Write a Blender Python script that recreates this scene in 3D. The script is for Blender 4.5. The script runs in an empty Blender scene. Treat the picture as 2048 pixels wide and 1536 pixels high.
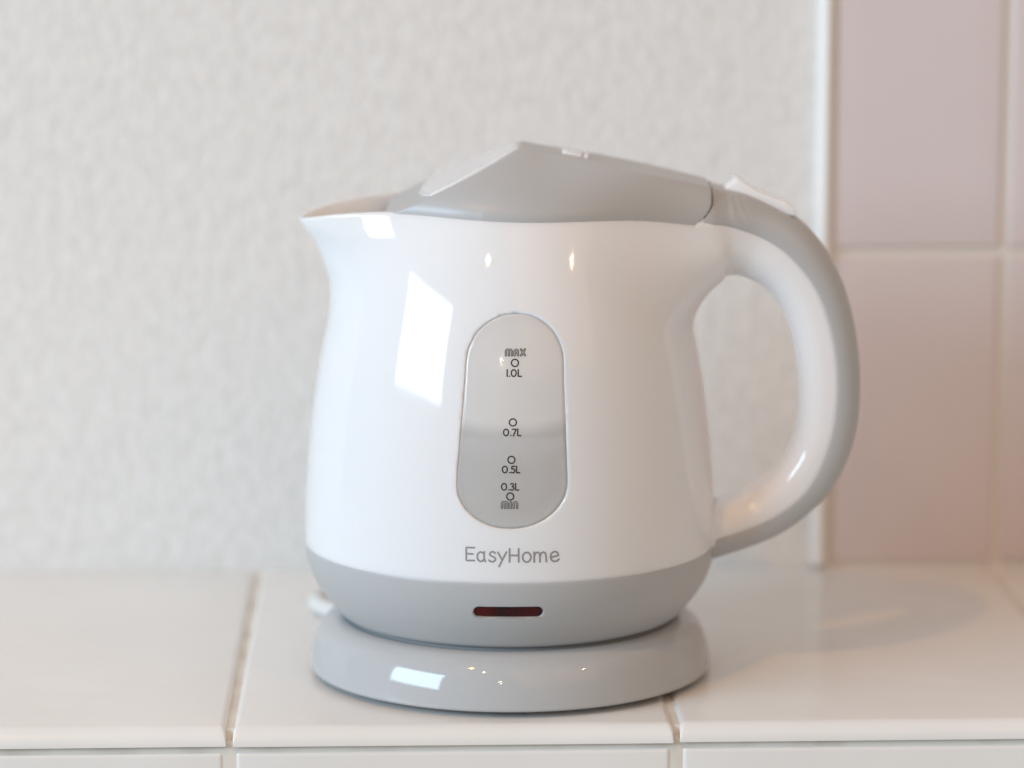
import bpy, bmesh, math
import numpy as np
from mathutils import Vector, Matrix

R = math.radians
sc = bpy.context.scene
COL = sc.collection

# ------------------------------------------------------------------ camera
cam_d = bpy.data.cameras.new('camera')
cam = bpy.data.objects.new('camera', cam_d)
COL.objects.link(cam)
cam.location = (0.0007, -1.13, 0.29)
cam.rotation_euler = (R(90 - 9.27), 0, 0)
cam_d.sensor_width = 36
cam_d.lens = 36 * 6300 / 2048
cam_d.clip_start = 0.05
cam_d.clip_end = 50
cam_d.dof.use_dof = True
cam_d.dof.focus_distance = 1.075
cam_d.dof.aperture_fstop = 4.6
sc.camera = cam

# ------------------------------------------------------------------ world: dim, slightly warm room light
w = bpy.data.worlds.new('World')
sc.world = w
w.use_nodes = True
w.node_tree.nodes['Background'].inputs[0].default_value = (0.99, 0.965, 0.92, 1)
w.node_tree.nodes['Background'].inputs[1].default_value = 0.40

# ------------------------------------------------------------------ lamps
def look(o, target):
    o.rotation_euler = (Vector(target) - o.location).to_track_quat('-Z', 'Y').to_euler()

def area(name, loc, target, sx, sy, power, col):
    d = bpy.data.lights.new(name, 'AREA')
    d.shape = 'RECTANGLE'; d.size = sx; d.size_y = sy
    d.energy = power; d.color = col
    o = bpy.data.objects.new(name, d); COL.objects.link(o)
    o.location = loc; look(o, target)
    return o

def bulb(name, loc, power, col, rad):
    d = bpy.data.lights.new(name, 'POINT')
    d.energy = power; d.color = col; d.shadow_soft_size = rad
    o = bpy.data.objects.new(name, d); COL.objects.link(o)
    o.location = loc
    return o

area('window_light', (-2.76, -1.86, 1.12), (0, 0, 0.12), 1.92, 1.14, 102.0, (0.59, 0.815, 1.0))
area('warm_fill_light', (1.25, -2.20, 1.70), (0, 0, 0.10), 2.6, 2.0, 11.0, (1.0, 0.46, 0.12))  # broad warm fill added from the front right, not an actual lamp
bulb('ceiling_lamp', (-0.60, -1.04, 1.62), 24.0, (1.0, 0.46, 0.10), 0.032)
bulb('near_ceiling_lamp', (-0.39, -1.24, 1.16), 2.2, (1.0, 0.66, 0.40), 0.018)
bulb('far_ceiling_lamp', (1.05, -0.95, 1.08), 1.8, (1.0, 0.62, 0.34), 0.012)
bulb('small_lamp', (-0.16, -1.75, 0.62), 1.2, (1.0, 0.75, 0.50), 0.012)

sc.view_settings.view_transform = 'Standard'
sc.view_settings.look = 'None'
sc.view_settings.exposure = 0.0
sc.view_settings.gamma = 1.0
sc.view_settings.use_curve_mapping = False
sc.cycles.max_bounces = 14
sc.cycles.transmission_bounces = 10
sc.cycles.diffuse_bounces = 6
sc.cycles.use_denoising = True

# ------------------------------------------------------------------ materials
def mat(name, col, rough=0.4, spec=0.5, coat=0.0, **kw):
    m = bpy.data.materials.new(name); m.use_nodes = True
    b = m.node_tree.nodes['Principled BSDF']
    b.inputs['Base Color'].default_value = (*col, 1)
    b.inputs['Roughness'].default_value = rough
    b.inputs['Specular IOR Level'].default_value = spec
    b.inputs['Coat Weight'].default_value = coat
    b.inputs['Coat Roughness'].default_value = 0.04
    for k, v in kw.items():
        b.inputs[k.replace('_', ' ')].default_value = v
    return m

def noise_link(m, scale, detail, lo, hi, vec_scale=(1, 1, 1), to='Roughness'):
    """vary one scalar input with object-space noise"""
    nt = m.node_tree; b = nt.nodes['Principled BSDF']
    tc = nt.nodes.new('ShaderNodeTexCoord'); mp = nt.nodes.new('ShaderNodeMapping')
    mp.inputs['Scale'].default_value = vec_scale
    n = nt.nodes.new('ShaderNodeTexNoise'); n.inputs['Scale'].default_value = scale; n.inputs['Detail'].default_value = detail
    r = nt.nodes.new('ShaderNodeMapRange'); r.inputs['To Min'].default_value = lo; r.inputs['To Max'].default_value = hi
    nt.links.new(tc.outputs['Object'], mp.inputs['Vector']); nt.links.new(mp.outputs[0], n.inputs['Vector'])
    nt.links.new(n.outputs['Fac'], r.inputs['Value']); nt.links.new(r.outputs[0], b.inputs[to])
    return n

def bump_link(m, scale, detail, strength, dist, vec_scale=(1, 1, 1), rough=0.5):
    nt = m.node_tree; b = nt.nodes['Principled BSDF']
    tc = nt.nodes.new('ShaderNodeTexCoord'); mp = nt.nodes.new('ShaderNodeMapping')
    mp.inputs['Scale'].default_value = vec_scale
    n = nt.nodes.new('ShaderNodeTexNoise'); n.inputs['Scale'].default_value = scale
    n.inputs['Detail'].default_value = detail; n.inputs['Roughness'].default_value = rough
    bp = nt.nodes.new('ShaderNodeBump'); bp.inputs['Strength'].default_value = strength; bp.inputs['Distance'].default_value = dist
    nt.links.new(tc.outputs['Object'], mp.inputs['Vector']); nt.links.new(mp.outputs[0], n.inputs['Vector'])
    nt.links.new(n.outputs['Fac'], bp.inputs['Height']); nt.links.new(bp.outputs[0], b.inputs['Normal'])
    return n, mp

def color_noise(m, scale, c1, c2, detail=3, vec_scale=(1, 1, 1), lo=0.3, hi=0.7):
    nt = m.node_tree; b = nt.nodes['Principled BSDF']
    tc = nt.nodes.new('ShaderNodeTexCoord'); mp = nt.nodes.new('ShaderNodeMapping')
    mp.inputs['Scale'].default_value = vec_scale
    n = nt.nodes.new('ShaderNodeTexNoise'); n.inputs['Scale'].default_value = scale; n.inputs['Detail'].default_value = detail
    r = nt.nodes.new('ShaderNodeValToRGB')
    r.color_ramp.elements[0].position = lo; r.color_ramp.elements[0].color = (*c1, 1)
    r.color_ramp.elements[1].position = hi; r.color_ramp.elements[1].color = (*c2, 1)
    nt.links.new(tc.outputs['Object'], mp.inputs['Vector']); nt.links.new(mp.outputs[0], n.inputs['Vector'])
    nt.links.new(n.outputs['Fac'], r.inputs['Fac']); nt.links.new(r.outputs[0], b.inputs['Base Color'])

M_WHITE = mat('white_gloss_plastic', (0.85, 0.85, 0.865), 0.16, 0.5)
noise_link(M_WHITE, 60, 3, 0.05, 0.08)
for k_, v_ in (('Subsurface Weight', 0.30), ('Subsurface Scale', 0.010)):
    M_WHITE.node_tree.nodes['Principled BSDF'].inputs[k_].default_value = v_
M_WHITE.node_tree.nodes['Principled BSDF'].inputs['Subsurface Radius'].default_value = (1.0, 0.9, 0.8)
M_GREY = mat('grey_satin_plastic', (0.455, 0.46, 0.465), 0.36, 0.45)
bump_link(M_GREY, 1500, 2, 0.04, 0.0002)
M_GREYG = mat('grey_gloss_plastic', (0.46, 0.47, 0.48), 0.12, 0.5)
noise_link(M_GREYG, 70, 3, 0.04, 0.07)
M_TILE = mat('white_glazed_tile', (0.80, 0.785, 0.765), 0.22, 0.4)
color_noise(M_TILE, 12, (0.78, 0.765, 0.745), (0.82, 0.81, 0.79))
bump_link(M_TILE, 45, 2, 0.12, 0.001)
M_PINK = mat('pink_glazed_tile', (0.60, 0.47, 0.45), 0.30, 0.4)
color_noise(M_PINK, 10, (0.645, 0.57, 0.57), (0.675, 0.60, 0.60))
M_GROUT = mat('cream_grout', (0.62, 0.57, 0.50), 0.85, 0.2)
color_noise(M_GROUT, 40, (0.60, 0.545, 0.475), (0.76, 0.73, 0.675), 4, (1, 1, 1), 0.25, 0.55)
M_WGROUT = mat('white_grout', (0.72, 0.69, 0.64), 0.85, 0.2)
M_TRIM = mat('white_trim', (0.84, 0.83, 0.81), 0.3, 0.5)
M_PAPER = mat('cream_wallpaper', (0.74, 0.735, 0.72), 0.75, 0.25)
color_noise(M_PAPER, 200, (0.70, 0.694, 0.68), (0.765, 0.76, 0.748), 6, (1, 1, 0.7), 0.3, 0.60)
bump_link(M_PAPER, 230, 4, 0.45, 0.0022, (1, 1, 0.7), 0.55)
M_RED = mat('dark_red_lens', (0.10, 0.012, 0.012), 0.2, 0.25)
color_noise(M_RED, 120, (0.022, 0.006, 0.005), (0.075, 0.004, 0.006), 1, (1, 0.2, 0.2), 0.35, 0.65)
M_INK = mat('dark_ink', (0.035, 0.026, 0.024), 0.5, 0.3)
M_INKG = mat('grey_ink', (0.29, 0.28, 0.285), 0.5, 0.3)
M_CLEARINK = mat('pale_ink', (0.55, 0.52, 0.50), 0.5, 0.3)
M_CORD = mat('white_cord', (0.70, 0.70, 0.69), 0.4, 0.4)
M_FOOT = mat('dark_rubber', (0.05, 0.05, 0.05), 0.7, 0.3)

LEVEL = 0.1012
M_GAUGE = bpy.data.materials.new('frosted_gauge_plastic'); M_GAUGE.use_nodes = True
nt = M_GAUGE.node_tree
b = nt.nodes['Principled BSDF']
b.inputs['Base Color'].default_value = (0.93, 0.915, 0.905, 1)
b.inputs['IOR'].default_value = 1.35
b.inputs['Coat Weight'].default_value = 0.4
b.inputs['Coat Roughness'].default_value = 0.06
# the frosted back is wet below the water line, and so clearer there
tc = nt.nodes.new('ShaderNodeTexCoord'); sp = nt.nodes.new('ShaderNodeSeparateXYZ')
nt.links.new(tc.outputs['Object'], sp.inputs[0])
sq = nt.nodes.new('ShaderNodeMath'); sq.operation = 'MULTIPLY'
nt.links.new(sp.outputs['X'], sq.inputs[0]); nt.links.new(sp.outputs['X'], sq.inputs[1])
mu = nt.nodes.new('ShaderNodeMath'); mu.operation = 'MULTIPLY_ADD'; mu.inputs[1].default_value = -7.0
nt.links.new(sq.outputs[0], mu.inputs[0]); nt.links.new(sp.outputs['Z'], mu.inputs[2])
for key, lo_, hi_ in (('Transmission Weight', 0.60, 0.38), ('Roughness', 0.20, 0.16)):
    mr = nt.nodes.new('ShaderNodeMapRange'); mr.interpolation_type = 'SMOOTHSTEP'
    mr.inputs['From Min'].default_value = LEVEL - 0.0040; mr.inputs['From Max'].default_value = LEVEL + 0.0030
    mr.inputs['To Min'].default_value = lo_; mr.inputs['To Max'].default_value = hi_
    nt.links.new(mu.outputs[0], mr.inputs['Value']); nt.links.new(mr.outputs[0], b.inputs[key])

M_WATER = bpy.data.materials.new('water'); M_WATER.use_nodes = True
b = M_WATER.node_tree.nodes['Principled BSDF']
b.inputs['Base Color'].default_value = (0.80, 0.83, 0.90, 1)
b.inputs['Roughness'].default_value = 0.02
b.inputs['Transmission Weight'].default_value = 1.0
b.inputs['IOR'].default_value = 1.33

# ------------------------------------------------------------------ object helpers
def obj(name, me, m, parent=None, **props):
    if m is not None:
        me.materials.clear(); me.materials.append(m)
    o = bpy.data.objects.new(name, me); COL.objects.link(o)
    o.parent = parent
    for k, v in props.items():
        o[k] = v
    return o

def empty(name, loc, label, cat):
    o = bpy.data.objects.new(name, None); COL.objects.link(o)
    o.location = loc; o['label'] = label; o['category'] = cat
    o.empty_display_size = 0.02
    return o

def mesh(name, v, f, smooth=True, normals=None):
    me = bpy.data.meshes.new(name)
    v = np.asarray(v, float)
    me.from_pydata(v.tolist(), [], [list(map(int, q)) for q in f])
    me.validate(); me.update()
    if smooth:
        me.shade_smooth()
    if normals is not None and len(normals) == len(me.vertices):
        me.normals_split_custom_set_from_vertices(normals.tolist())
    return me

def lathe(prof, n=128):
    v = []; f = []
    k = len(prof)
    for i in range(n):
        a = 2 * math.pi * i / n
        for r, z in prof:
            v.append((r * math.cos(a), r * math.sin(a), z))
    for i in range(n):
        j = (i + 1) % n
        for t in range(k - 1):
            f.append((i * k + t, j * k + t, j * k + t + 1, i * k + t + 1))
    return v, f

def rounded(prof, sub=6):
    """Catmull-Rom resampling of a profile"""
    p = np.array(prof, float); out = []
    n = len(p)
    for i in range(n - 1):
        p0 = p[max(i - 1, 0)]; p1 = p[i]; p2 = p[i + 1]; p3 = p[min(i + 2, n - 1)]
        for s in range(sub):
            t = s / sub
            out.append(0.5 * (2 * p1 + (p2 - p0) * t + (2 * p0 - 5 * p1 + 4 * p2 - p3) * t * t + (3 * p1 - p0 - 3 * p2 + p3) * t ** 3))
    out.append(p[-1])
    return np.array(out)

# ---- implicit surface mesher (naive surface nets + projection on the surface)
def grad(F, P, e=1.5e-4):
    g = np.zeros_like(P)
    for k in ((1, 1, 1), (1, -1, -1), (-1, 1, -1), (-1, -1, 1)):
        k = np.array(k, float)
        g += k * F(P + k * e)[:, None]
    return g / (4 * e)

def isomesh(name, F, lo, hi, h, iters=2, lip=1.3):
    ax = [np.arange(lo[a], hi[a] + h, h) for a in range(3)]
    nx, ny, nz = map(len, ax)
    B = 4                                             # coarse blocks first, then only those near the surface
    bx = [np.arange(0, n_, B) for n_ in (nx, ny, nz)]
    CXg, CYg, CZg = np.meshgrid(*[lo[a] + (bx[a] + (B - 1) / 2) * h for a in range(3)], indexing='ij')
    Pc = np.stack([CXg.ravel(), CYg.ravel(), CZg.ravel()], 1)
    dc = np.concatenate([F(Pc[i:i + 400000]) for i in range(0, len(Pc), 400000)]).reshape(CXg.shape)
    D = np.repeat(np.repeat(np.repeat(dc, B, 0), B, 1), B, 2)[:nx, :ny, :nz].astype(np.float32)
    nearb = np.abs(dc) < 4.2 * h * lip
    nearm = np.repeat(np.repeat(np.repeat(nearb, B, 0), B, 1), B, 2)[:nx, :ny, :nz]
    fi = np.argwhere(nearm)
    for i in range(0, len(fi), 300000):
        q = fi[i:i + 300000]
        D[q[:, 0], q[:, 1], q[:, 2]] = F(np.array(lo) + q * h)
    S = D < 0
    c = np.zeros((nx - 1, ny - 1, nz - 1), np.int8)
    for dx in (0, 1):
        for dy in (0, 1):
            for dz in (0, 1):
                c += S[dx:nx - 1 + dx, dy:ny - 1 + dy, dz:nz - 1 + dz]
    act = (c > 0) & (c < 8)
    idx = np.full(act.shape, -1, np.int64)
    cells = np.argwhere(act); idx[act] = np.arange(len(cells))
    acc = np.zeros((len(cells), 3)); cnt = np.zeros(len(cells))
    corners = [(0, 0, 0), (1, 0, 0), (0, 1, 0), (1, 1, 0), (0, 0, 1), (1, 0, 1), (0, 1, 1), (1, 1, 1)]
    for a in range(8):
        for b2 in range(a + 1, 8):
            A = np.array(corners[a]); B = np.array(corners[b2])
            if np.abs(A - B).sum() != 1:
                continue
            ia = cells + A; ib = cells + B
            da = D[ia[:, 0], ia[:, 1], ia[:, 2]]; db = D[ib[:, 0], ib[:, 1], ib[:, 2]]
            m = (da < 0) != (db < 0)
            t = np.zeros(len(cells)); t[m] = da[m] / (da[m] - db[m])
            acc[m] += A + (B - A) * t[m, None]; cnt[m] += 1
    V = np.array(lo) + h * (cells + acc / cnt[:, None])
    faces = []
    for a in range(3):
        s = [slice(None)] * 3; s2 = [slice(None)] * 3
        s[a] = slice(0, -1); s2[a] = slice(1, None)
        ch = S[tuple(s)] != S[tuple(s2)]
        e = np.argwhere(ch)
        o1, o2 = (a + 1) % 3, (a + 2) % 3
        ok = (e[:, o1] > 0) & (e[:, o2] > 0) & (e[:, o1] < act.shape[o1]) & (e[:, o2] < act.shape[o2])
        e = e[ok]
        inside = S[tuple(e.T)]
        q = []
        for d1, d2 in ((-1, -1), (0, -1), (0, 0), (-1, 0)):
            cc = e.copy(); cc[:, o1] += d1; cc[:, o2] += d2
            q.append(idx[cc[:, 0], cc[:, 1], cc[:, 2]])
        q = np.stack(q, 1)
        q[~inside] = q[~inside][:, ::-1]
        faces.append(q)
    faces = np.concatenate(faces)
    for _ in range(iters):
        d = F(V); g = grad(F, V)
        st = d[:, None] * g / np.maximum((g * g).sum(1), 0.05)[:, None]
        ln = np.linalg.norm(st, axis=1); k = np.minimum(1, 0.6 * h / np.maximum(ln, 1e-9))
        V = V - st * k[:, None]
    N = grad(F, V, 3e-4); N /= np.maximum(np.linalg.norm(N, axis=1), 1e-9)[:, None]
    me = bpy.data.meshes.new(name)
    me.vertices.add(len(V)); me.vertices.foreach_set('co', V.ravel())
    me.loops.add(len(faces) * 4); me.loops.foreach_set('vertex_index', faces.ravel().astype(np.int32))
    me.polygons.add(len(faces)); me.polygons.foreach_set('loop_start', np.arange(0, len(faces) * 4, 4, dtype=np.int32))
    me.polygons.foreach_set('loop_total', np.full(len(faces), 4, np.int32))
    me.update(calc_edges=True); me.validate()
    me.shade_smooth()
    if len(me.vertices) == len(N):
        me.normals_split_custom_set_from_vertices(N.tolist())
    return me

def smin(a, b, k):
    h = np.maximum(k - np.abs(a - b), 0) / k
    return np.minimum(a, b) - h * h * k * 0.25

def smax(a, b, k):
    return -smin(-a, -b, k)

def sstep(a, b, x):
    t = np.clip((x - a) / (b - a), 0, 1)
    return t * t * (3 - 2 * t)

def cubic_table(xs, ys, n=600):
    """smooth interpolation table through points (natural cubic spline)"""
    xs = np.array(xs, float); ys = np.array(ys, float); m = len(xs)
    A = np.zeros((m, m)); r = np.zeros(m); hh = np.diff(xs)
    A[0, 0] = A[-1, -1] = 1
    for i in range(1, m - 1):
        A[i, i - 1] = hh[i - 1]; A[i, i] = 2 * (hh[i - 1] + hh[i]); A[i, i + 1] = hh[i]
        r[i] = 6 * ((ys[i + 1] - ys[i]) / hh[i] - (ys[i] - ys[i - 1]) / hh[i - 1])
    M2 = np.linalg.solve(A, r)
    X = np.linspace(xs[0], xs[-1], n); i = np.clip(np.searchsorted(xs, X) - 1, 0, m - 2)
    a = (xs[i + 1] - X) / hh[i]; b2 = 1 - a
    Yv = a * ys[i] + b2 * ys[i + 1] + ((a ** 3 - a) * M2[i] + (b2 ** 3 - b2) * M2[i + 1]) * hh[i] ** 2 / 6
    return X, Yv

# ================================================================== THE SETTING
YAW = R(2.2)
EDGE = (0.0, -0.0825)
DEPTH = 0.2495          # front edge to wall
PITCH = 0.1536

def frame(o, z=0.0):
    o.location = (EDGE[0], EDGE[1], z); o.rotation_euler = (0, 0, YAW)

def box_mesh(name, x0, x1, y0, y1, z0, z1):
    v = [(x, y, z) for x in (x0, x1) for y in (y0, y1) for z in (z0, z1)]
    f = [(0, 1, 3, 2), (4, 6, 7, 5), (0, 4, 5, 1), (2, 3, 7, 6), (0, 2, 6, 4), (1, 5, 7, 3)]
    return mesh(name, v, f, False)

# rounded tile: a cushion-edged slab, w along u, l along v, face toward +n
def tile_mesh(name, wd, ln, th, r, rfront=None):
    rf = rfront or r
    def coords(L, ra, rb):
        a = [ra * (1 - math.cos(t * math.pi / 2 / 6)) for t in range(7)]
        c = [L - rb * (1 - math.cos(t * math.pi / 2 / 6)) for t in range(6, -1, -1)]
        mid = [ra + (L - ra - rb) * t / 6 for t in range(1, 6)]
        return np.array(a + mid + c)
    def drop(x, L, ra, rb):
        d = np.zeros_like(x)
        m = x < ra; d[m] = ra - np.sqrt(np.maximum(ra * ra - (ra - x[m]) ** 2, 0))
        m = x > L - rb; d[m] = rb - np.sqrt(np.maximum(rb * rb - (x[m] - L + rb) ** 2, 0))
        return d
    u = coords(wd, r, r); v = coords(ln, rf, r)
    du = drop(u, wd, r, r); dv = drop(v, ln, rf, r)
    V = []; F = []
    nu, nv = len(u), len(v)
    for i in range(nu):
        for j in range(nv):
            V.append((u[i], v[j], -min(math.hypot(du[i], dv[j]), max(r, rf))))
    for i in range(nu - 1):
        for j in range(nv - 1):
            F.append((i * nv + j, (i + 1) * nv + j, (i + 1) * nv + j + 1, i * nv + j + 1))
    ring = [i * nv for i in range(nu)] + [(nu - 1) * nv + j for j in range(1, nv)] + \
           [i * nv + nv - 1 for i in range(nu - 2, -1, -1)] + [j for j in range(nv - 2, 0, -1)]
    base = len(V)
    for q in ring:
        V.append((V[q][0], V[q][1], -th))
    n = len(ring)
    for k in range(n):
        F.append((ring[(k + 1) % n], ring[k], base + k, base + (k + 1) % n))
    return mesh(name, V, F)

def bar_mesh(name, prof, x0, x1):
    n = len(prof)
    v = [(x, y, z) for x in (x0, x1) for y, z in prof]
    f = [tuple(range(n))[::-1], tuple(range(n, 2 * n))] + [(k, (k + 1) % n, n + (k + 1) % n, n + k) for k in range(n)]
    return mesh(name, v, f, False)
counter = obj('counter', bar_mesh('counter', [(0.0019, -0.12), (0.0019, -0.0052), (0.0040, -0.0048), (0.0046, -0.0012), (DEPTH + 0.03, -0.0012), (DEPTH + 0.03, -0.12)], -0.62, 0.62), M_GROUT, kind='structure')
frame(counter)
XJ = [-0.0961 + PITCH * k for k in range(-3, 5)]      # joints across the counter
ROW1 = DEPTH
tm1 = tile_mesh('counter_tile', PITCH - 0.0024, ROW1 - 0.0010, 0.0063, 0.0024, 0.0056)
tm3 = tile_mesh('edge_tile', PITCH - 0.0034, 0.098, 0.006, 0.0022)
rng = np.random.default_rng(4)
for x in XJ[:-1]:
    for tm, y0 in ((tm1, 0.0),):
        o = obj('tile', tm, M_TILE, counter)
        o.location = (x + 0.0012, y0, float(rng.uniform(-0.00015, 0.00015)))
        o.rotation_euler = (float(rng.uniform(-.0012, .0012)), float(rng.uniform(-.0015, .0015)), float(rng.uniform(-.001, .001)))
    o = obj('edge_tile', tm3, M_TILE, counter)
    # local v -> -z, face -> -y
    o.matrix_local = Matrix.Translation((x + 0.0017, 0.0012 + float(rng.uniform(-.0002, .0002)), -0.0082)) @ Matrix(((1, 0, 0, 0), (0, 0, -1, 0), (0, -1, 0, 0), (0, 0, 0, 1)))

wall = obj('wall', box_mesh('wall', -0.62, 0.62, DEPTH, DEPTH + 0.05, -0.02, 0.62), M_PAPER, kind='structure')
frame(wall)
# tiled part of the wall, right
XT = 0.1423; WJ = 0.0722
bed = obj('tile_bed', box_mesh('tile_bed', XT - 0.0005, 0.62, DEPTH - 0.0035, DEPTH + 0.001, -0.001, 0.60), M_WGROUT, wall)
ZJ = 0.1335
tp = tile_mesh('pink_tile', WJ - 0.0032, 0.150 - 0.0032, 0.0055, 0.0016)
tpb = tile_mesh('pink_tile_low', WJ - 0.0032, ZJ - 0.0016 - 0.002, 0.0055, 0.0016)
for i in range(6):
    for j in range(-1, 3):
        if j < 0:
            tm, z0 = tpb, 0.002
        else:
            tm, z0 = tp, ZJ + 0.0016 + 0.150 * j
        o = obj('tile', tm, M_PINK, wall)
        o.matrix_local = Matrix.Translation((XT + WJ * i + 0.0016, DEPTH - 0.0052 + float(rng.uniform(-.0002, .0002)), z0)) @ Matrix(((1, 0, 0, 0), (0, 0, -1, 0), (0, 1, 0, 0), (0, 0, 0, 1)))
# white edge strip between wallpaper and tiles
tw, td = 0.0062, 0.0078
prof = [(-tw / 2, 0.0)] + [(-tw / 2 * math.cos(a), -td * 0.35 - td * 0.65 * math.sin(a)) for a in np.linspace(0, math.pi, 13)] + [(tw / 2, 0.0)]
V = [(XT - tw / 2 + x, DEPTH + y, z) for z in (0.0012, 0.60) for x, y in prof]
n = len(prof)
F = [(k, k + 1, n + k + 1, n + k) for k in range(n - 1)]
obj('edge_strip', mesh('edge_strip', V, F), M_TRIM, wall)

# ================================================================== POWER BASE
base = empty('power_base', (0, 0, 0), 'glossy grey round power base under the kettle, on white tiles', 'kettle base')
bp = rounded([(0.0620, 0.0212), (0.0655, 0.0203), (0.0690, 0.0178), (0.0710, 0.0146), (0.0723, 0.0106), (0.07315, 0.0066), (0.0735, 0.0032)], 6)
prof = [(0.0, 0.0221), (0.0570, 0.0221), (0.0582, 0.0218), (0.0592, 0.0211), (0.0604, 0.0210)] + [tuple(q) for q in bp] + [(0.0732, 0.0025), (0.0727, 0.0023), (0.0715, 0.0023), (0.0705, 0.0028), (0.0, 0.0028)]
v, f = lathe(prof, 160)
obj('shell', mesh('base_shell', v, f), M_GREYG, base)
v, f = lathe([(0.0, 0.0233), (0.021, 0.0233), (0.0225, 0.0228), (0.0225, 0.0215)], 48)
obj('connector', mesh('connector', v, f), M_GREY, base)
fv, ff = lathe([(0.0, 0.0), (0.0055, 0.0), (0.006, 0.0006), (0.006, 0.0030), (0.0, 0.0030)], 24)
fm = mesh('foot', fv, ff)
for a in (30, 150, 270):
    o = obj('foot', fm, M_FOOT, base); o.location = (0.058 * math.cos(R(a)), 0.058 * math.sin(R(a)), 0.0)

def tube(pts, rad, n=16, sub=10):
    P = rounded(pts, sub); m = len(P); V = []; F = []
    T = np.gradient(P, axis=0); T /= np.linalg.norm(T, axis=1)[:, None]
    up = np.array([0, 0, 1.0])
    for i in range(m):
        s = np.cross(T[i], up); s /= max(np.linalg.norm(s), 1e-6); u = np.cross(s, T[i])
        for k in range(n):
            a = 2 * math.pi * k / n
            V.append(P[i] + rad * (math.cos(a) * s + math.sin(a) * u))
    for i in range(m - 1):
        for k in range(n):
            k2 = (k + 1) % n
            F.append((i * n + k, i * n + k2, (i + 1) * n + k2, (i + 1) * n + k))
    F.append(tuple(range(n))[::-1]); F.append(tuple((m - 1) * n + k for k in range(n)))
    return V, F
v, f = tube([(-0.030, 0.060, 0.010), (-0.044, 0.078, 0.010), (-0.060, 0.094, 0.0064), (-0.0725, 0.096, 0.0050), (-0.0765, 0.084, 0.0044), (-0.068, 0.074, 0.0036), (-0.054, 0.084, 0.0036), (-0.026, 0.115, 0.0036), (0.02, 0.135, 0.0036), (0.07, 0.140, 0.0036)], 0.0033)
obj('power_cord', mesh('power_cord', v, f), M_CORD, base)

# ================================================================== KETTLE (implicit surfaces)
RX, RY = cubic_table([0.030, 0.0482, 0.0626, 0.0720, 0.0812, 0.096, 0.107, 0.120, 0.130, 0.140, 0.150, 0.155, 0.160, 0.166, 0.172, 0.185],
                     [0.0752, 0.0748, 0.0746, 0.0742, 0.0734, 0.0718, 0.0703, 0.0681, 0.0658, 0.0629, 0.0595, 0.0577, 0.0556, 0.0528, 0.0495, 0.0415])
pc_ = np.polyfit((RX - 0.11) / 0.06, RY, 7)                 # one smooth curve, so that reflections run cleanly
RY = np.polyval(pc_, (RX - 0.11) / 0.06)
def Rb(z):
    return np.interp(z, RX, RY)
SX, SY = cubic_table([0.110, 0.124, 0.1327, 0.1382, 0.1437, 0.1491, 0.1546, 0.1582, 0.1618, 0.1645, 0.1670, 0.180],
                     [0.0, 0.0, 0.0004, 0.0016, 0.0036, 0.0070, 0.0113, 0.0146, 0.0187, 0.0221, 0.0250, 0.040])
SY = np.maximum(SY, 0)

# cut surface of the rim, a curve along x
CX, CY = cubic_table([-0.085, -0.0761, -0.0677, -0.0509, -0.0347, -0.0206, -0.0034, 0.0120, 0.0309, 0.0469, 0.0677, 0.0766, 0.0873, 0.0981],
                     [0.1640, 0.1667, 0.1689, 0.1714, 0.1722, 0.1718, 0.1710, 0.1706, 0.1703, 0.1692, 0.1660, 0.1647, 0.1615, 0.1552])
def zcut(x):
    return np.interp(x, CX, CY)

# handle centre line from inner edge, colour seam and outer edge (x, z)
HI = [(0.0100, 0.1350), (0.0300, 0.1370), (0.0520, 0.1400), (0.0670, 0.1437), (0.0741, 0.1471), (0.0831, 0.1460), (0.0922, 0.1407), (0.0988, 0.1318), (0.1030, 0.1181), (0.1047, 0.1034), (0.1038, 0.0886), (0.1003, 0.0793), (0.0931, 0.0706), (0.0841, 0.0644), (0.0749, 0.0620), (0.0658, 0.0603)]
HM = [(0.0100, 0.1706), (0.0300, 0.1703), (0.0499, 0.1688), (0.0677, 0.1660), (0.0766, 0.1647), (0.0873, 0.1615), (0.0981, 0.1552), (0.1081, 0.1444), (0.1142, 0.1300), (0.1172, 0.1128), (0.1166, 0.0946), (0.1122, 0.0781), (0.1048, 0.0665), (0.0922, 0.0578), (0.0746, 0.0514), (0.0652, 0.0495)]
HO = [(0.0100, 0.1925), (0.0300, 0.1889), (0.0557, 0.1837), (0.0755, 0.1795), (0.0846, 0.1763), (0.0965, 0.1709), (0.1081, 0.1627), (0.1183, 0.1473), (0.1241, 0.1291), (0.1266, 0.1089), (0.1256, 0.0904), (0.1208, 0.0747), (0.1133, 0.0635), (0.0979, 0.0514), (0.0755, 0.0431), (0.0660, 0.0405)]
hi = rounded(HI, 10); hm = rounded(HM, 10); ho = rounded(HO, 10)
hc = (hi + ho) / 2
def smooth_line(p, k=3):
    for _ in range(k):
        p = p.copy(); p[1:-1] = (p[:-2] + 2 * p[1:-1] + p[2:]) / 4
    return p
hc = smooth_line(hc, 8)
ht = np.gradient(hc, axis=0); ht /= np.linalg.norm(ht, axis=1)[:, None]
hn = np.stack([-ht[:, 1], ht[:, 0]], 1)
# outward normal points away from the hole
hn *= np.sign(((ho - hi) * hn).sum(1).mean())
ha = smooth_line(((ho - hi) * hn).sum(1) / 2, 10)
hu0 = smooth_line(((hm - hc) * hn).sum(1), 10)
ss = np.linspace(0, 1, len(hc))
hb = np.interp(ss, [0, 0.10, 0.19, 0.26, 0.32, 0.5, 0.85, 1.0], [0.0300, 0.0285, 0.0235, 0.0190, 0.0160, 0.0148, 0.0150, 0.0160])
hb = smooth_line(hb, 12)

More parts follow.
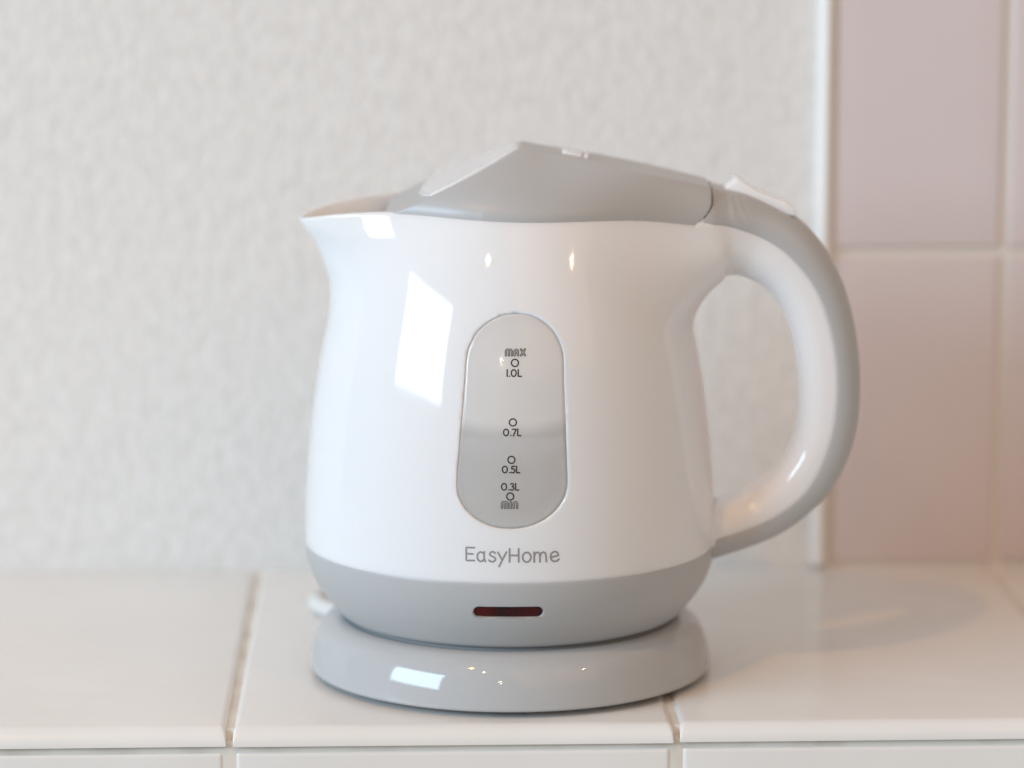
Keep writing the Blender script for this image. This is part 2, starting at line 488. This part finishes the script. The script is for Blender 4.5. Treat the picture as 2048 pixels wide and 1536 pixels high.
HSTEP = 8
def handle_uv(x, z):
    """signed offset u across the handle, w past its ends, and local sizes"""
    P = np.stack([x, z], 1); n = len(hc) - 1
    bd = np.full(len(P), 1e9); bj = np.zeros(len(P), int)
    for j in range(0, n + 1, HSTEP):
        dd = ((P - hc[j]) ** 2).sum(1); m = dd < bd
        bd[m] = dd[m]; bj[m] = j
    best = np.full(len(P), 1e9); bi = np.zeros(len(P), int); bt = np.zeros(len(P))
    for o_ in range(-HSTEP - 1, HSTEP + 1):
        i = np.clip(bj + o_, 0, n - 1)
        a = hc[i]; d = hc[i + 1] - a
        t = np.clip(((P - a) * d).sum(1) / (d * d).sum(1), 0, 1)
        df = P - a - t[:, None] * d; dd = (df * df).sum(1)
        m = dd < best
        best[m] = dd[m]; bi[m] = i[m]; bt[m] = t[m]
    t1 = bt[:, None]; mix = lambda A: A[bi] * (1 - bt) + A[bi + 1] * bt
    df = P - (hc[bi] * (1 - t1) + hc[bi + 1] * t1)
    nrm = hn[bi] * (1 - t1) + hn[bi + 1] * t1; tg = ht[bi] * (1 - t1) + ht[bi + 1] * t1
    end = ((bi == 0) & (bt <= 0)) | ((bi == n - 1) & (bt >= 1))
    return (df * nrm).sum(1), np.where(end, np.abs((df * tg).sum(1)), 0), mix(ha), mix(hb), mix(hu0)

def handle_parts(P):
    x, y, z = P.T
    near = (x > -0.015) & (z > 0.03) & (np.abs(y) < 0.066) & ((x > 0.035) | (z > 0.095))
    d = np.full(len(P), 0.05); u = np.full(len(P), 0.05); u0 = np.zeros(len(P))
    if near.any():
        uu, ww, a, bb, s0 = handle_uv(x[near], z[near])
        rad = 0.80 * np.minimum(a, bb)
        qx = np.abs(uu) - (a - rad); qy = np.abs(y[near]) - (bb - rad)
        dd = np.hypot(np.maximum(qx, 0), np.maximum(qy, 0)) + np.minimum(np.maximum(qx, qy), 0) - rad
        dd = np.where(ww > 1e-4, np.maximum(dd, ww), dd)
        d[near] = dd; u[near] = uu; u0[near] = s0
    return d, u, u0

def body_core(P):
    x, y, z = P.T
    rho = np.hypot(x, y)
    th = np.abs(np.arctan2(y, -x))                 # 0 at the spout
    s = np.interp(z, SX, SY) * np.exp(-(th / 0.50) ** 2)
    return (rho - Rb(z) - s) * 0.97

def body_full(P):
    hd, u, u0 = handle_parts(P)
    return smin(body_core(P), hd, 0.0025 + 0.022 * sstep(0.100, 0.140, P[:, 2]))

def body_solid(P):
    d = body_core(P)
    hd, u, u0 = handle_parts(P)
    hw = np.maximum(hd + 0.0005 * sstep(-0.0010, 0.0010, u - u0), u - u0 - 0.0020)
    k = 0.0025 + 0.022 * sstep(0.100, 0.140, P[:, 2])
    return smin(d, hw, k)

# gauge window outline (x, z): tapered stadium, leaning slightly
WZ0, WZ1 = 0.0675, 0.1401
def stadium(x, z):
    t = (z - WZ0) / (WZ1 - WZ0)
    cx = 0.0004 + 0.0016 * t
    hw = np.interp(t, [0.0, 0.25, 0.70, 1.0], [0.0190, 0.0188, 0.0168, 0.0160])
    cz = (WZ0 + WZ1) / 2; hh = (WZ1 - WZ0) / 2
    r = hw * 0.98
    rz = np.where(z > cz, hw * 0.98, hw * 0.80)
    qx = np.abs(x - cx) - (hw - r)
    qz = (np.abs(z - cz) - (hh - rz)) * r / rz
    return np.hypot(np.maximum(qx, 0), np.maximum(qz, 0)) + np.minimum(np.maximum(qx, qz), 0) - r

def F_body(P):
    x, y, z = P.T
    d = body_solid(P)
    core = body_core(P)
    d = d + 0.0004 * sstep(0.0492, 0.0477, z)
    inner = np.maximum(core + 0.0026, 0.0460 - z)
    d = smax(d, -inner, 0.0012)
    st = np.maximum(stadium(x, z), 0.03 - np.abs(y))
    d = smax(d, -st, 0.0010)
    d = smax(d, z - zcut(x) - 0.02 * sstep(0.0655, 0.0675, x), 0.0007)
    return np.maximum(d, 0.0468 - z)

kettle = empty('electric_kettle', (0, 0, 0.0), 'white electric kettle with grey lid, handle back and lower band', 'kettle')
me = isomesh('body', F_body, (-0.081, -0.079, 0.0470), (0.1215, 0.079, 0.1745), 0.00095)
obj('body', me, M_WHITE, kettle)

# ---- grey back of the handle
def x_arc(z):
    return 0.0714 - 0.0052 * np.clip((0.1745 - z) / 0.0078, 0, 1.6) ** 2

def F_hshell(P):
    x, y, z = P.T
    hd, u, u0 = handle_parts(P)
    d = np.maximum(hd + 0.0001 + 0.0005 * sstep(0.0010, -0.0010, u - u0), u0 - u - 0.0020)
    d = np.where(z > 0.14, smax(d, x_arc(z) + 0.0002 - x, 0.0006), d)
    d = np.where(z < 0.10, np.maximum(d, -(body_core(P) + 0.001)), d)
    return d
obj('handle_back', isomesh('handle_back', F_hshell, (0.060, -0.032, 0.0380), (0.1290, 0.032, 0.184), 0.0009), M_GREY, kettle, label='grey back of the curved handle')

# ---- lid
def lid_F(P):
    x, y, z = P.T
    zc = zcut(x)
    Q = P.copy(); Q[:, 2] = zc - 0.0015
    d2 = body_full(Q)
    t = np.maximum(z - zc, 0)
    lc = 0.0270 + 0.020 * sstep(0.010, 0.070, x)
    return d2 + 0.052 * (t / lc) ** 2 + 0.0004
def T_ridge(x):
    return 0.1930 - 0.198 * (x - 0.0044) - 0.0007 * np.clip((x - 0.045) / 0.027, 0, 2) ** 2
def P_plane(x):
    return 0.1722 + (x + 0.040) * 0.477

def F_lid(P):
    x, y, z = P.T
    d = lid_F(P)
    d = smax(d, (z - T_ridge(x)) * 0.98, 0.0025)
    d = smax(d, (z - P_plane(x)) * 0.90, 0.0004)
    d = smax(d, x - x_arc(z), 0.0006)
    return np.maximum(d, zcut(x) - 0.0022 - z)
lid = obj('lid', isomesh('lid', F_lid, (-0.062, -0.064, 0.160), (0.0755, 0.064, 0.1945), 0.0009, lip=5), M_GREY, kettle, label='grey peaked lid')

def F_panel(P):
    x, y, z = P.T
    d = lid_F(P) + 0.0001
    d = smax(d, (z - P_plane(x) - 0.0008) * 0.90, 0.0003)
    d = np.maximum(d, (P_plane(x) - 0.0006 - z) * 0.90)
    d = smax(d, (z - T_ridge(x) + 0.0006) * 0.98, 0.0010)
    xb = -0.0325 + 0.0060 * (y / 0.043) ** 2
    return smax(d, xb - x, 0.0004)
obj('lid_panel', isomesh('lid_panel', F_panel, (-0.037, -0.060, 0.170), (0.010, 0.060, 0.196), 0.0007, lip=5), M_WHITE, lid, label='white sloping panel of the lid')

def rbox(name, sx, sy, sz, bev=0.0004):
    bm = bmesh.new(); bmesh.ops.create_cube(bm, size=1)
    bmesh.ops.scale(bm, vec=(sx, sy, sz), verts=bm.verts)
    bmesh.ops.bevel(bm, geom=bm.edges[:], offset=bev, segments=3, profile=0.5, affect='EDGES')
    me = bpy.data.meshes.new(name); bm.to_mesh(me); bm.free(); me.shade_smooth()
    return me
sl = math.atan(0.2)
for x, sx, sz in ((0.0222, 0.0070, 0.0022), (0.0272, 0.0016, 0.0022)):
    o = obj('lid_button', rbox('lid_button', sx, 0.016, sz), M_WHITE, lid)
    o.location = (x, 0.0, T_ridge(x) + 0.0001); o.rotation_euler = (0, sl, 0)

# ---- switch on top of the handle
def prism(name, prof, hw, bev=0.0006):
    bm = bmesh.new()
    a = [bm.verts.new((x, -hw, z)) for x, z in prof]; c = [bm.verts.new((x, hw, z)) for x, z in prof]
    bm.faces.new(a); bm.faces.new(c[::-1]); n = len(prof)
    for i in range(n):
        bm.faces.new((a[i], c[i], c[(i + 1) % n], a[(i + 1) % n]))
    bmesh.ops.recalc_face_normals(bm, faces=bm.faces[:])
    bmesh.ops.bevel(bm, geom=bm.edges[:], offset=bev, segments=3, profile=0.5, affect='EDGES')
    me = bpy.data.meshes.new(name); bm.to_mesh(me); bm.free(); me.shade_smooth()
    return me
sw = obj('switch', prism('switch', [(0.0765, 0.1755), (0.0771, 0.1781), (0.0811, 0.1814), (0.0826, 0.1806), (0.0880, 0.1770), (0.0950, 0.1740), (0.0985, 0.1731), (0.1018, 0.1706), (0.1026, 0.1675), (0.0950, 0.1690), (0.0850, 0.1730)], 0.0085), M_WHITE, kettle, label='white rocker switch on the handle')

# ---- white plate added inside the spout, bounces light to brighten it
def F_bounce_plate(P):
    x, y, z = P.T
    d = np.maximum(body_core(P) + 0.0028, x + 0.026)
    return np.maximum(d, np.abs(z - 0.1620) - 0.0011)
obj('spout_bounce_plate', isomesh('spout_bounce_plate', F_bounce_plate, (-0.074, -0.055, 0.159), (-0.024, 0.055, 0.165), 0.0009), M_WHITE, kettle)

# ---- grey lower band with the indicator opening
BX, BY = cubic_table([0.0205, 0.0226, 0.0236, 0.0251, 0.0276, 0.031, 0.035, 0.0395, 0.044, 0.0484, 0.052],
                     [0.0600, 0.0620, 0.0630, 0.0643, 0.0664, 0.0690, 0.0714, 0.0733, 0.0744, 0.0748, 0.0748])
def Rl(z):
    return np.interp(z, BX, BY)
def pill(x, z):
    qx = np.abs(x + 0.0006) - (0.0119 - 0.0019)
    return np.hypot(np.maximum(qx, 0), z - 0.0378) - 0.0019
def F_band(P):
    x, y, z = P.T
    d = (np.hypot(x, y) - Rl(z)) * 0.93
    d0 = d
    d = smax(d, 0.0224 - z, 0.0016)
    d = np.maximum(d + 0.0004 * sstep(0.0477, 0.0492, z), z - 0.0500)
    hole = np.maximum(np.maximum(pill(x, z), -(d0 + 0.0016)), y)
    return smax(d, -hole, 0.0004)
obj('lower_band', isomesh('lower_band', F_band, (-0.077, -0.077, 0.0210), (0.077, 0.077, 0.0510), 0.0008), M_GREY, kettle, label='grey lower band')

# ---- pieces laid on the front surface
def solve_y(Fs, x, z, y0=-0.085, y1=-0.02, n=44):
    """first surface point met when going along +y"""
    x = np.asarray(x, float); z = np.asarray(z, float)
    a = np.full(len(x), y0); b2 = np.full(len(x), y1)
    for _ in range(n):
        m = (a + b2) / 2
        out = Fs(np.stack([x, m, z], 1)) > 0
        a = np.where(out, m, a); b2 = np.where(out, b2, m)
    return (a + b2) / 2

def patch(name, inside, cx, cz, Rmax, Fs, depth, thick, edge, side=-1, nth=96):
    """plate conforming to a surface, filling a star-shaped outline, with a rolled edge"""
    th = np.linspace(0, 2 * math.pi, nth, endpoint=False)
    rr = np.zeros(nth); lo = np.zeros(nth); hi_ = np.full(nth, Rmax)
    for _ in range(40):
        m = (lo + hi_) / 2
        ins = inside(cx + m * np.cos(th), cz + m * np.sin(th)) < 0
        lo = np.where(ins, m, lo); hi_ = np.where(ins, hi_, m)
    rr = (lo + hi_) / 2
    V = []; F = []
    def ring(inset, dep):
        x = cx + (rr - inset) * np.cos(th); z = cz + (rr - inset) * np.sin(th)
        y = solve_y(lambda P: Fs(P) + dep, x, z)
        if side > 0:
            y = -y
        for q in zip(x, y, z):
            V.append(q)
    for sfrac in (0.2, 0.4, 0.6, 0.74):
        x = cx + rr * sfrac * np.cos(th); z = cz + rr * sfrac * np.sin(th)
        y = solve_y(lambda P: Fs(P) + depth, x, z)
        if side > 0:
            y = -y
        V.extend(zip(x, y, z))
    ring(edge * 1.6, depth); ring(edge, depth)
    ring(edge * 0.45, depth + edge * 0.18); ring(edge * 0.12, depth + edge * 0.5); ring(0.0, depth + edge * 0.9)
    ring(0.0, depth + thick)
    k = len(V) // nth
    for a in range(k - 1):
        for i in range(nth):
            j = (i + 1) % nth
            F.append((a * nth + i, a * nth + j, (a + 1) * nth + j, (a + 1) * nth + i))
    # centre cap and back
    yc = solve_y(lambda P: Fs(P) + depth, [cx], [cz])[0]
    V.append((cx, -yc if side > 0 else yc, cz)); c = len(V) - 1
    for i in range(nth):
        F.append((c, (i + 1) % nth, i))
    n0 = len(V)
    for sfrac in (0.85, 0.5, 0.2):
        x = cx + rr * sfrac * np.cos(th); z = cz + rr * sfrac * np.sin(th)
        y = solve_y(lambda P: Fs(P) + depth + thick, x, z)
        if side > 0:
            y = -y
        V.extend(zip(x, y, z))
    prev = (k - 1) * nth
    for a in range(3):
        for i in range(nth):
            j = (i + 1) % nth
            F.append((prev + i, prev + j, n0 + a * nth + j, n0 + a * nth + i))
        prev = n0 + a * nth
    yc = solve_y(lambda P: Fs(P) + depth + thick, [cx], [cz])[0]
    V.append((cx, -yc if side > 0 else yc, cz)); c = len(V) - 1
    for i in range(nth):
        F.append((c, prev + i, prev + (i + 1) % nth))
    me = mesh(name, V, F)
    bm = bmesh.new(); bm.from_mesh(me); bmesh.ops.recalc_face_normals(bm, faces=bm.faces[:]); bm.to_mesh(me); bm.free()
    me.shade_smooth()
    return me

GZ = 0.1035
gin = lambda x, z: stadium(x, z) - 0.00010
gauge = obj('gauge_window', patch('gauge_window', gin, 0.0012, GZ, 0.06, body_core, 0.0002, 0.0018, 0.0009), M_GAUGE, kettle, label='frosted grey water gauge window with volume marks')
obj('gauge_window', patch('gauge_window_rear', gin, 0.0012, GZ, 0.06, body_core, 0.0007, 0.0016, 0.0016, side=1), M_GAUGE, kettle)
band_core = lambda P: (np.hypot(P[:, 0], P[:, 1]) - Rl(P[:, 2]))
obj('indicator_lens', patch('indicator_lens', lambda x, z: pill(x, z) + 0.00005, -0.0006, 0.0378, 0.02, band_core, 0.0006, 0.0012, 0.0005), M_RED, kettle, label='dark red indicator light')

# ---- lettering: round-nosed strokes laid on the surface
def arc(cx, cy, rx, ry, a0, a1, n=14):
    return [(cx + rx * math.cos(R(a)), cy + ry * math.sin(R(a))) for a in np.linspace(a0, a1, n)]

GL = {  # glyph: (advance, strokes) in units of cap height
    'E': (0.74, [[(0.66, 1.0), (0.04, 1.0), (0.05, 0.0), (0.66, 0.02)], [(0.05, 0.52), (0.55, 0.52)]]),
    'a': (0.70, [arc(0.29, 0.34, 0.27, 0.36, 40, 330, 18), [(0.55, 0.72), (0.53, 0.25), (0.62, -0.02)]]),
    's': (0.62, [[(0.50, 0.64), (0.36, 0.75), (0.16, 0.72), (0.07, 0.57), (0.16, 0.44), (0.36, 0.36), (0.50, 0.26), (0.50, 0.10), (0.34, -0.02), (0.14, 0.0), (0.02, 0.10)]]),
    'y': (0.72, [[(0.04, 0.72), (0.36, 0.12)], [(0.68, 0.74), (0.36, 0.12), (0.13, -0.36)]]),
    'H': (0.86, [[(0.06, 1.0), (0.06, 0.0)], [(0.74, 1.0), (0.74, 0.0)], [(0.06, 0.50), (0.74, 0.50)]]),
    'o': (0.76, [arc(0.34, 0.36, 0.31, 0.37, 90, 450, 26)]),
    'm': (1.12, [[(0.06, 0.74), (0.07, 0.0)], [(0.07, 0.45), (0.17, 0.68), (0.33, 0.74), (0.47, 0.62), (0.50, 0.40), (0.50, 0.0)], [(0.50, 0.42), (0.60, 0.66), (0.75, 0.74), (0.91, 0.64), (0.96, 0.40), (0.98, 0.0)]]),
    'e': (0.74, [[(0.08, 0.33), (0.64, 0.44), (0.60, 0.62), (0.46, 0.75), (0.26, 0.74), (0.08, 0.58), (0.04, 0.34), (0.12, 0.12), (0.30, 0.0), (0.52, 0.03), (0.68, 0.16)]]),
    '0': (0.98, [arc(0.42, 0.5, 0.37, 0.49, 90, 450, 28)]),
    '1': (0.34, [[(0.14, 1.0), (0.14, 0.0)]]),
    '.': (0.30, [[(0.10, 0.04), (0.14, 0.04)]]),
    '7': (0.72, [[(0.02, 0.98), (0.60, 0.98), (0.18, 0.0)]]),
    '5': (0.72, [[(0.58, 0.98), (0.14, 0.98), (0.10, 0.56), (0.34, 0.62), (0.56, 0.48), (0.58, 0.26), (0.42, 0.04), (0.20, 0.0), (0.03, 0.10)]]),
    '3': (0.70, [[(0.06, 0.90), (0.26, 1.0), (0.48, 0.92), (0.50, 0.70), (0.26, 0.54), (0.52, 0.42), (0.58, 0.22), (0.42, 0.02), (0.20, 0.0), (0.03, 0.10)]]),
    'L': (0.60, [[(0.08, 1.0), (0.08, 0.02), (0.56, 0.02)]]),
    'M': (1.30, [[(0.14, 0.04), (0.14, 0.70), (0.28, 0.92), (0.52, 0.92), (0.62, 0.80), (0.62, 0.04)], [(0.62, 0.80), (0.72, 0.92), (0.94, 0.92), (1.08, 0.70), (1.08, 0.04)]]),
    'A': (0.96, [[(0.14, 0.04), (0.14, 0.66), (0.28, 0.92), (0.54, 0.92), (0.68, 0.66), (0.68, 0.04)], [(0.14, 0.42), (0.68, 0.42)]]),
    'X': (0.96, [[(0.12, 0.95), (0.74, 0.04)], [(0.74, 0.95), (0.12, 0.04)]]),
    'i': (0.42, [[(0.16, 0.04), (0.16, 0.92)]]),
    'n': (0.90, [[(0.14, 0.04), (0.14, 0.70), (0.28, 0.92), (0.54, 0.92), (0.68, 0.70), (0.68, 0.04)]]),
}

def stroke_mesh(name, strokes, width, Fs, proud):
    V = []; F = []
    lay = 0
    for pts in strokes:
        p = np.array(pts, float)
        seg = np.linalg.norm(np.diff(p, axis=0), axis=1)
        q = [p[0]]
        for i, L in enumerate(seg):
            k = max(1, int(math.ceil(L / (width * 0.9))))
            for t in range(1, k + 1):
                q.append(p[i] + (p[i + 1] - p[i]) * t / k)
        q = np.array(q)
        off = proud + lay * 2.0e-6; lay += 1
        T = np.gradient(q, axis=0) if len(q) > 1 else np.array([[1.0, 0]])
        T /= np.maximum(np.linalg.norm(T, axis=1), 1e-12)[:, None]
        N = np.stack([-T[:, 1], T[:, 0]], 1)
        hw = width / 2
        s0 = len(V)
        L2 = []
        # round nose rows
        for a in (80, 50, 20):
            L2.append((q[0] - T[0] * hw * math.sin(R(a)), N[0] * hw * math.cos(R(a))))
        for i in range(len(q)):
            L2.append((q[i], N[i] * hw))
        for a in (20, 50, 80):
            L2.append((q[-1] + T[-1] * hw * math.sin(R(a)), N[-1] * hw * math.cos(R(a))))
        xy = np.array([w_ for c, o_ in L2 for w_ in (c + o_, c - o_)])
        y = solve_y(lambda P: Fs(P) - off, xy[:, 0], xy[:, 1])
        V.extend(zip(xy[:, 0], y, xy[:, 1]))
        for i in range(len(L2) - 1):
            F.append((s0 + 2 * i, s0 + 2 * i + 1, s0 + 2 * i + 3, s0 + 2 * i + 2))
    return mesh(name, V, F)

def layout(text, x0, z0, cap, track=0.0, rot=0.0, align='left', zf=None):
    wd = sum(GL[c][0] + track for c in text) * cap
    x = x0 - (wd / 2 if align == 'c' else 0)
    xs0 = x
    out = []
    for c in text:
        adv, st = GL[c]
        for s in st:
            out.append([(x + px * cap, z0 + py * cap - rot * (x + px * cap - xs0 - wd / 2)) for px, py in s])
        x += (adv + track) * cap
    return out

# brand name on the body: letters placed one by one
cap = 0.00456
brand = []
for c, x in zip('EasyHome', (-0.0152, -0.0113, -0.0073, -0.0043, -0.0004, 0.0042, 0.0080, 0.0137)):
    brand += layout(c, x, 0.0562 - 0.012 * x - 0.0002, cap)
obj('brand_lettering', stroke_mesh('brand_lettering', brand, 0.00062, body_core, 0.00004), M_INKG, kettle, label='grey EasyHome lettering')

gs = lambda P: body_core(P) + 0.0002
def ring(cx, cz, r):
    return [[(cx + r * math.cos(R(a)), cz + r * math.sin(R(a))) for a in np.linspace(0, 360, 33)]]
mc = 0.00228
for txt, x, z, rx, rz in (('1.0L', 0.0014, 0.1204, 0.0017, 0.1238), ('0.7L', 0.0008, 0.1004, 0.0010, 0.1038), ('0.5L', 0.0004, 0.0878, 0.0005, 0.0911), ('0.3L', 0.0001, 0.0819, 0.0001, 0.0786)):
    st_ = layout(txt, x, z - mc / 2, mc, 0.03, 0, 'c') + ring(rx, rz, 0.00120)
    obj('volume_mark', stroke_mesh('volume_mark', st_, 0.00045, gs, 0.00004), M_INK, gauge)
wm = 0.0022
for txt, x, z in (('MAX', 0.0020, 0.1273), ('Min', 0.0000, 0.0757)):
    st_ = layout(txt, x, z - wm / 2, wm, 0.05, 0, 'c')
    obj('limit_word', stroke_mesh('limit_word', st_, 0.00074, gs, 0.00004), M_INK, gauge)
    obj('limit_word_inline', stroke_mesh('limit_word_inline', st_, 0.00020, gs, 0.00012), M_CLEARINK, gauge)

# ---- water inside
lev = LEVEL
wp = [(0.0, 0.0495)] + [(float(Rb(z)) - 0.0032, z) for z in np.linspace(0.0495, lev, 14)] + [(0.0, lev)]
v, f = lathe(wp, 96)
wat = obj('water', mesh('water', v, f), M_WATER)
for p in wat.data.polygons:
    p.use_smooth = abs(p.normal.z) < 0.8
wat['label'] = 'clear water standing inside the kettle, seen through the gauge window'
wat['category'] = 'water'
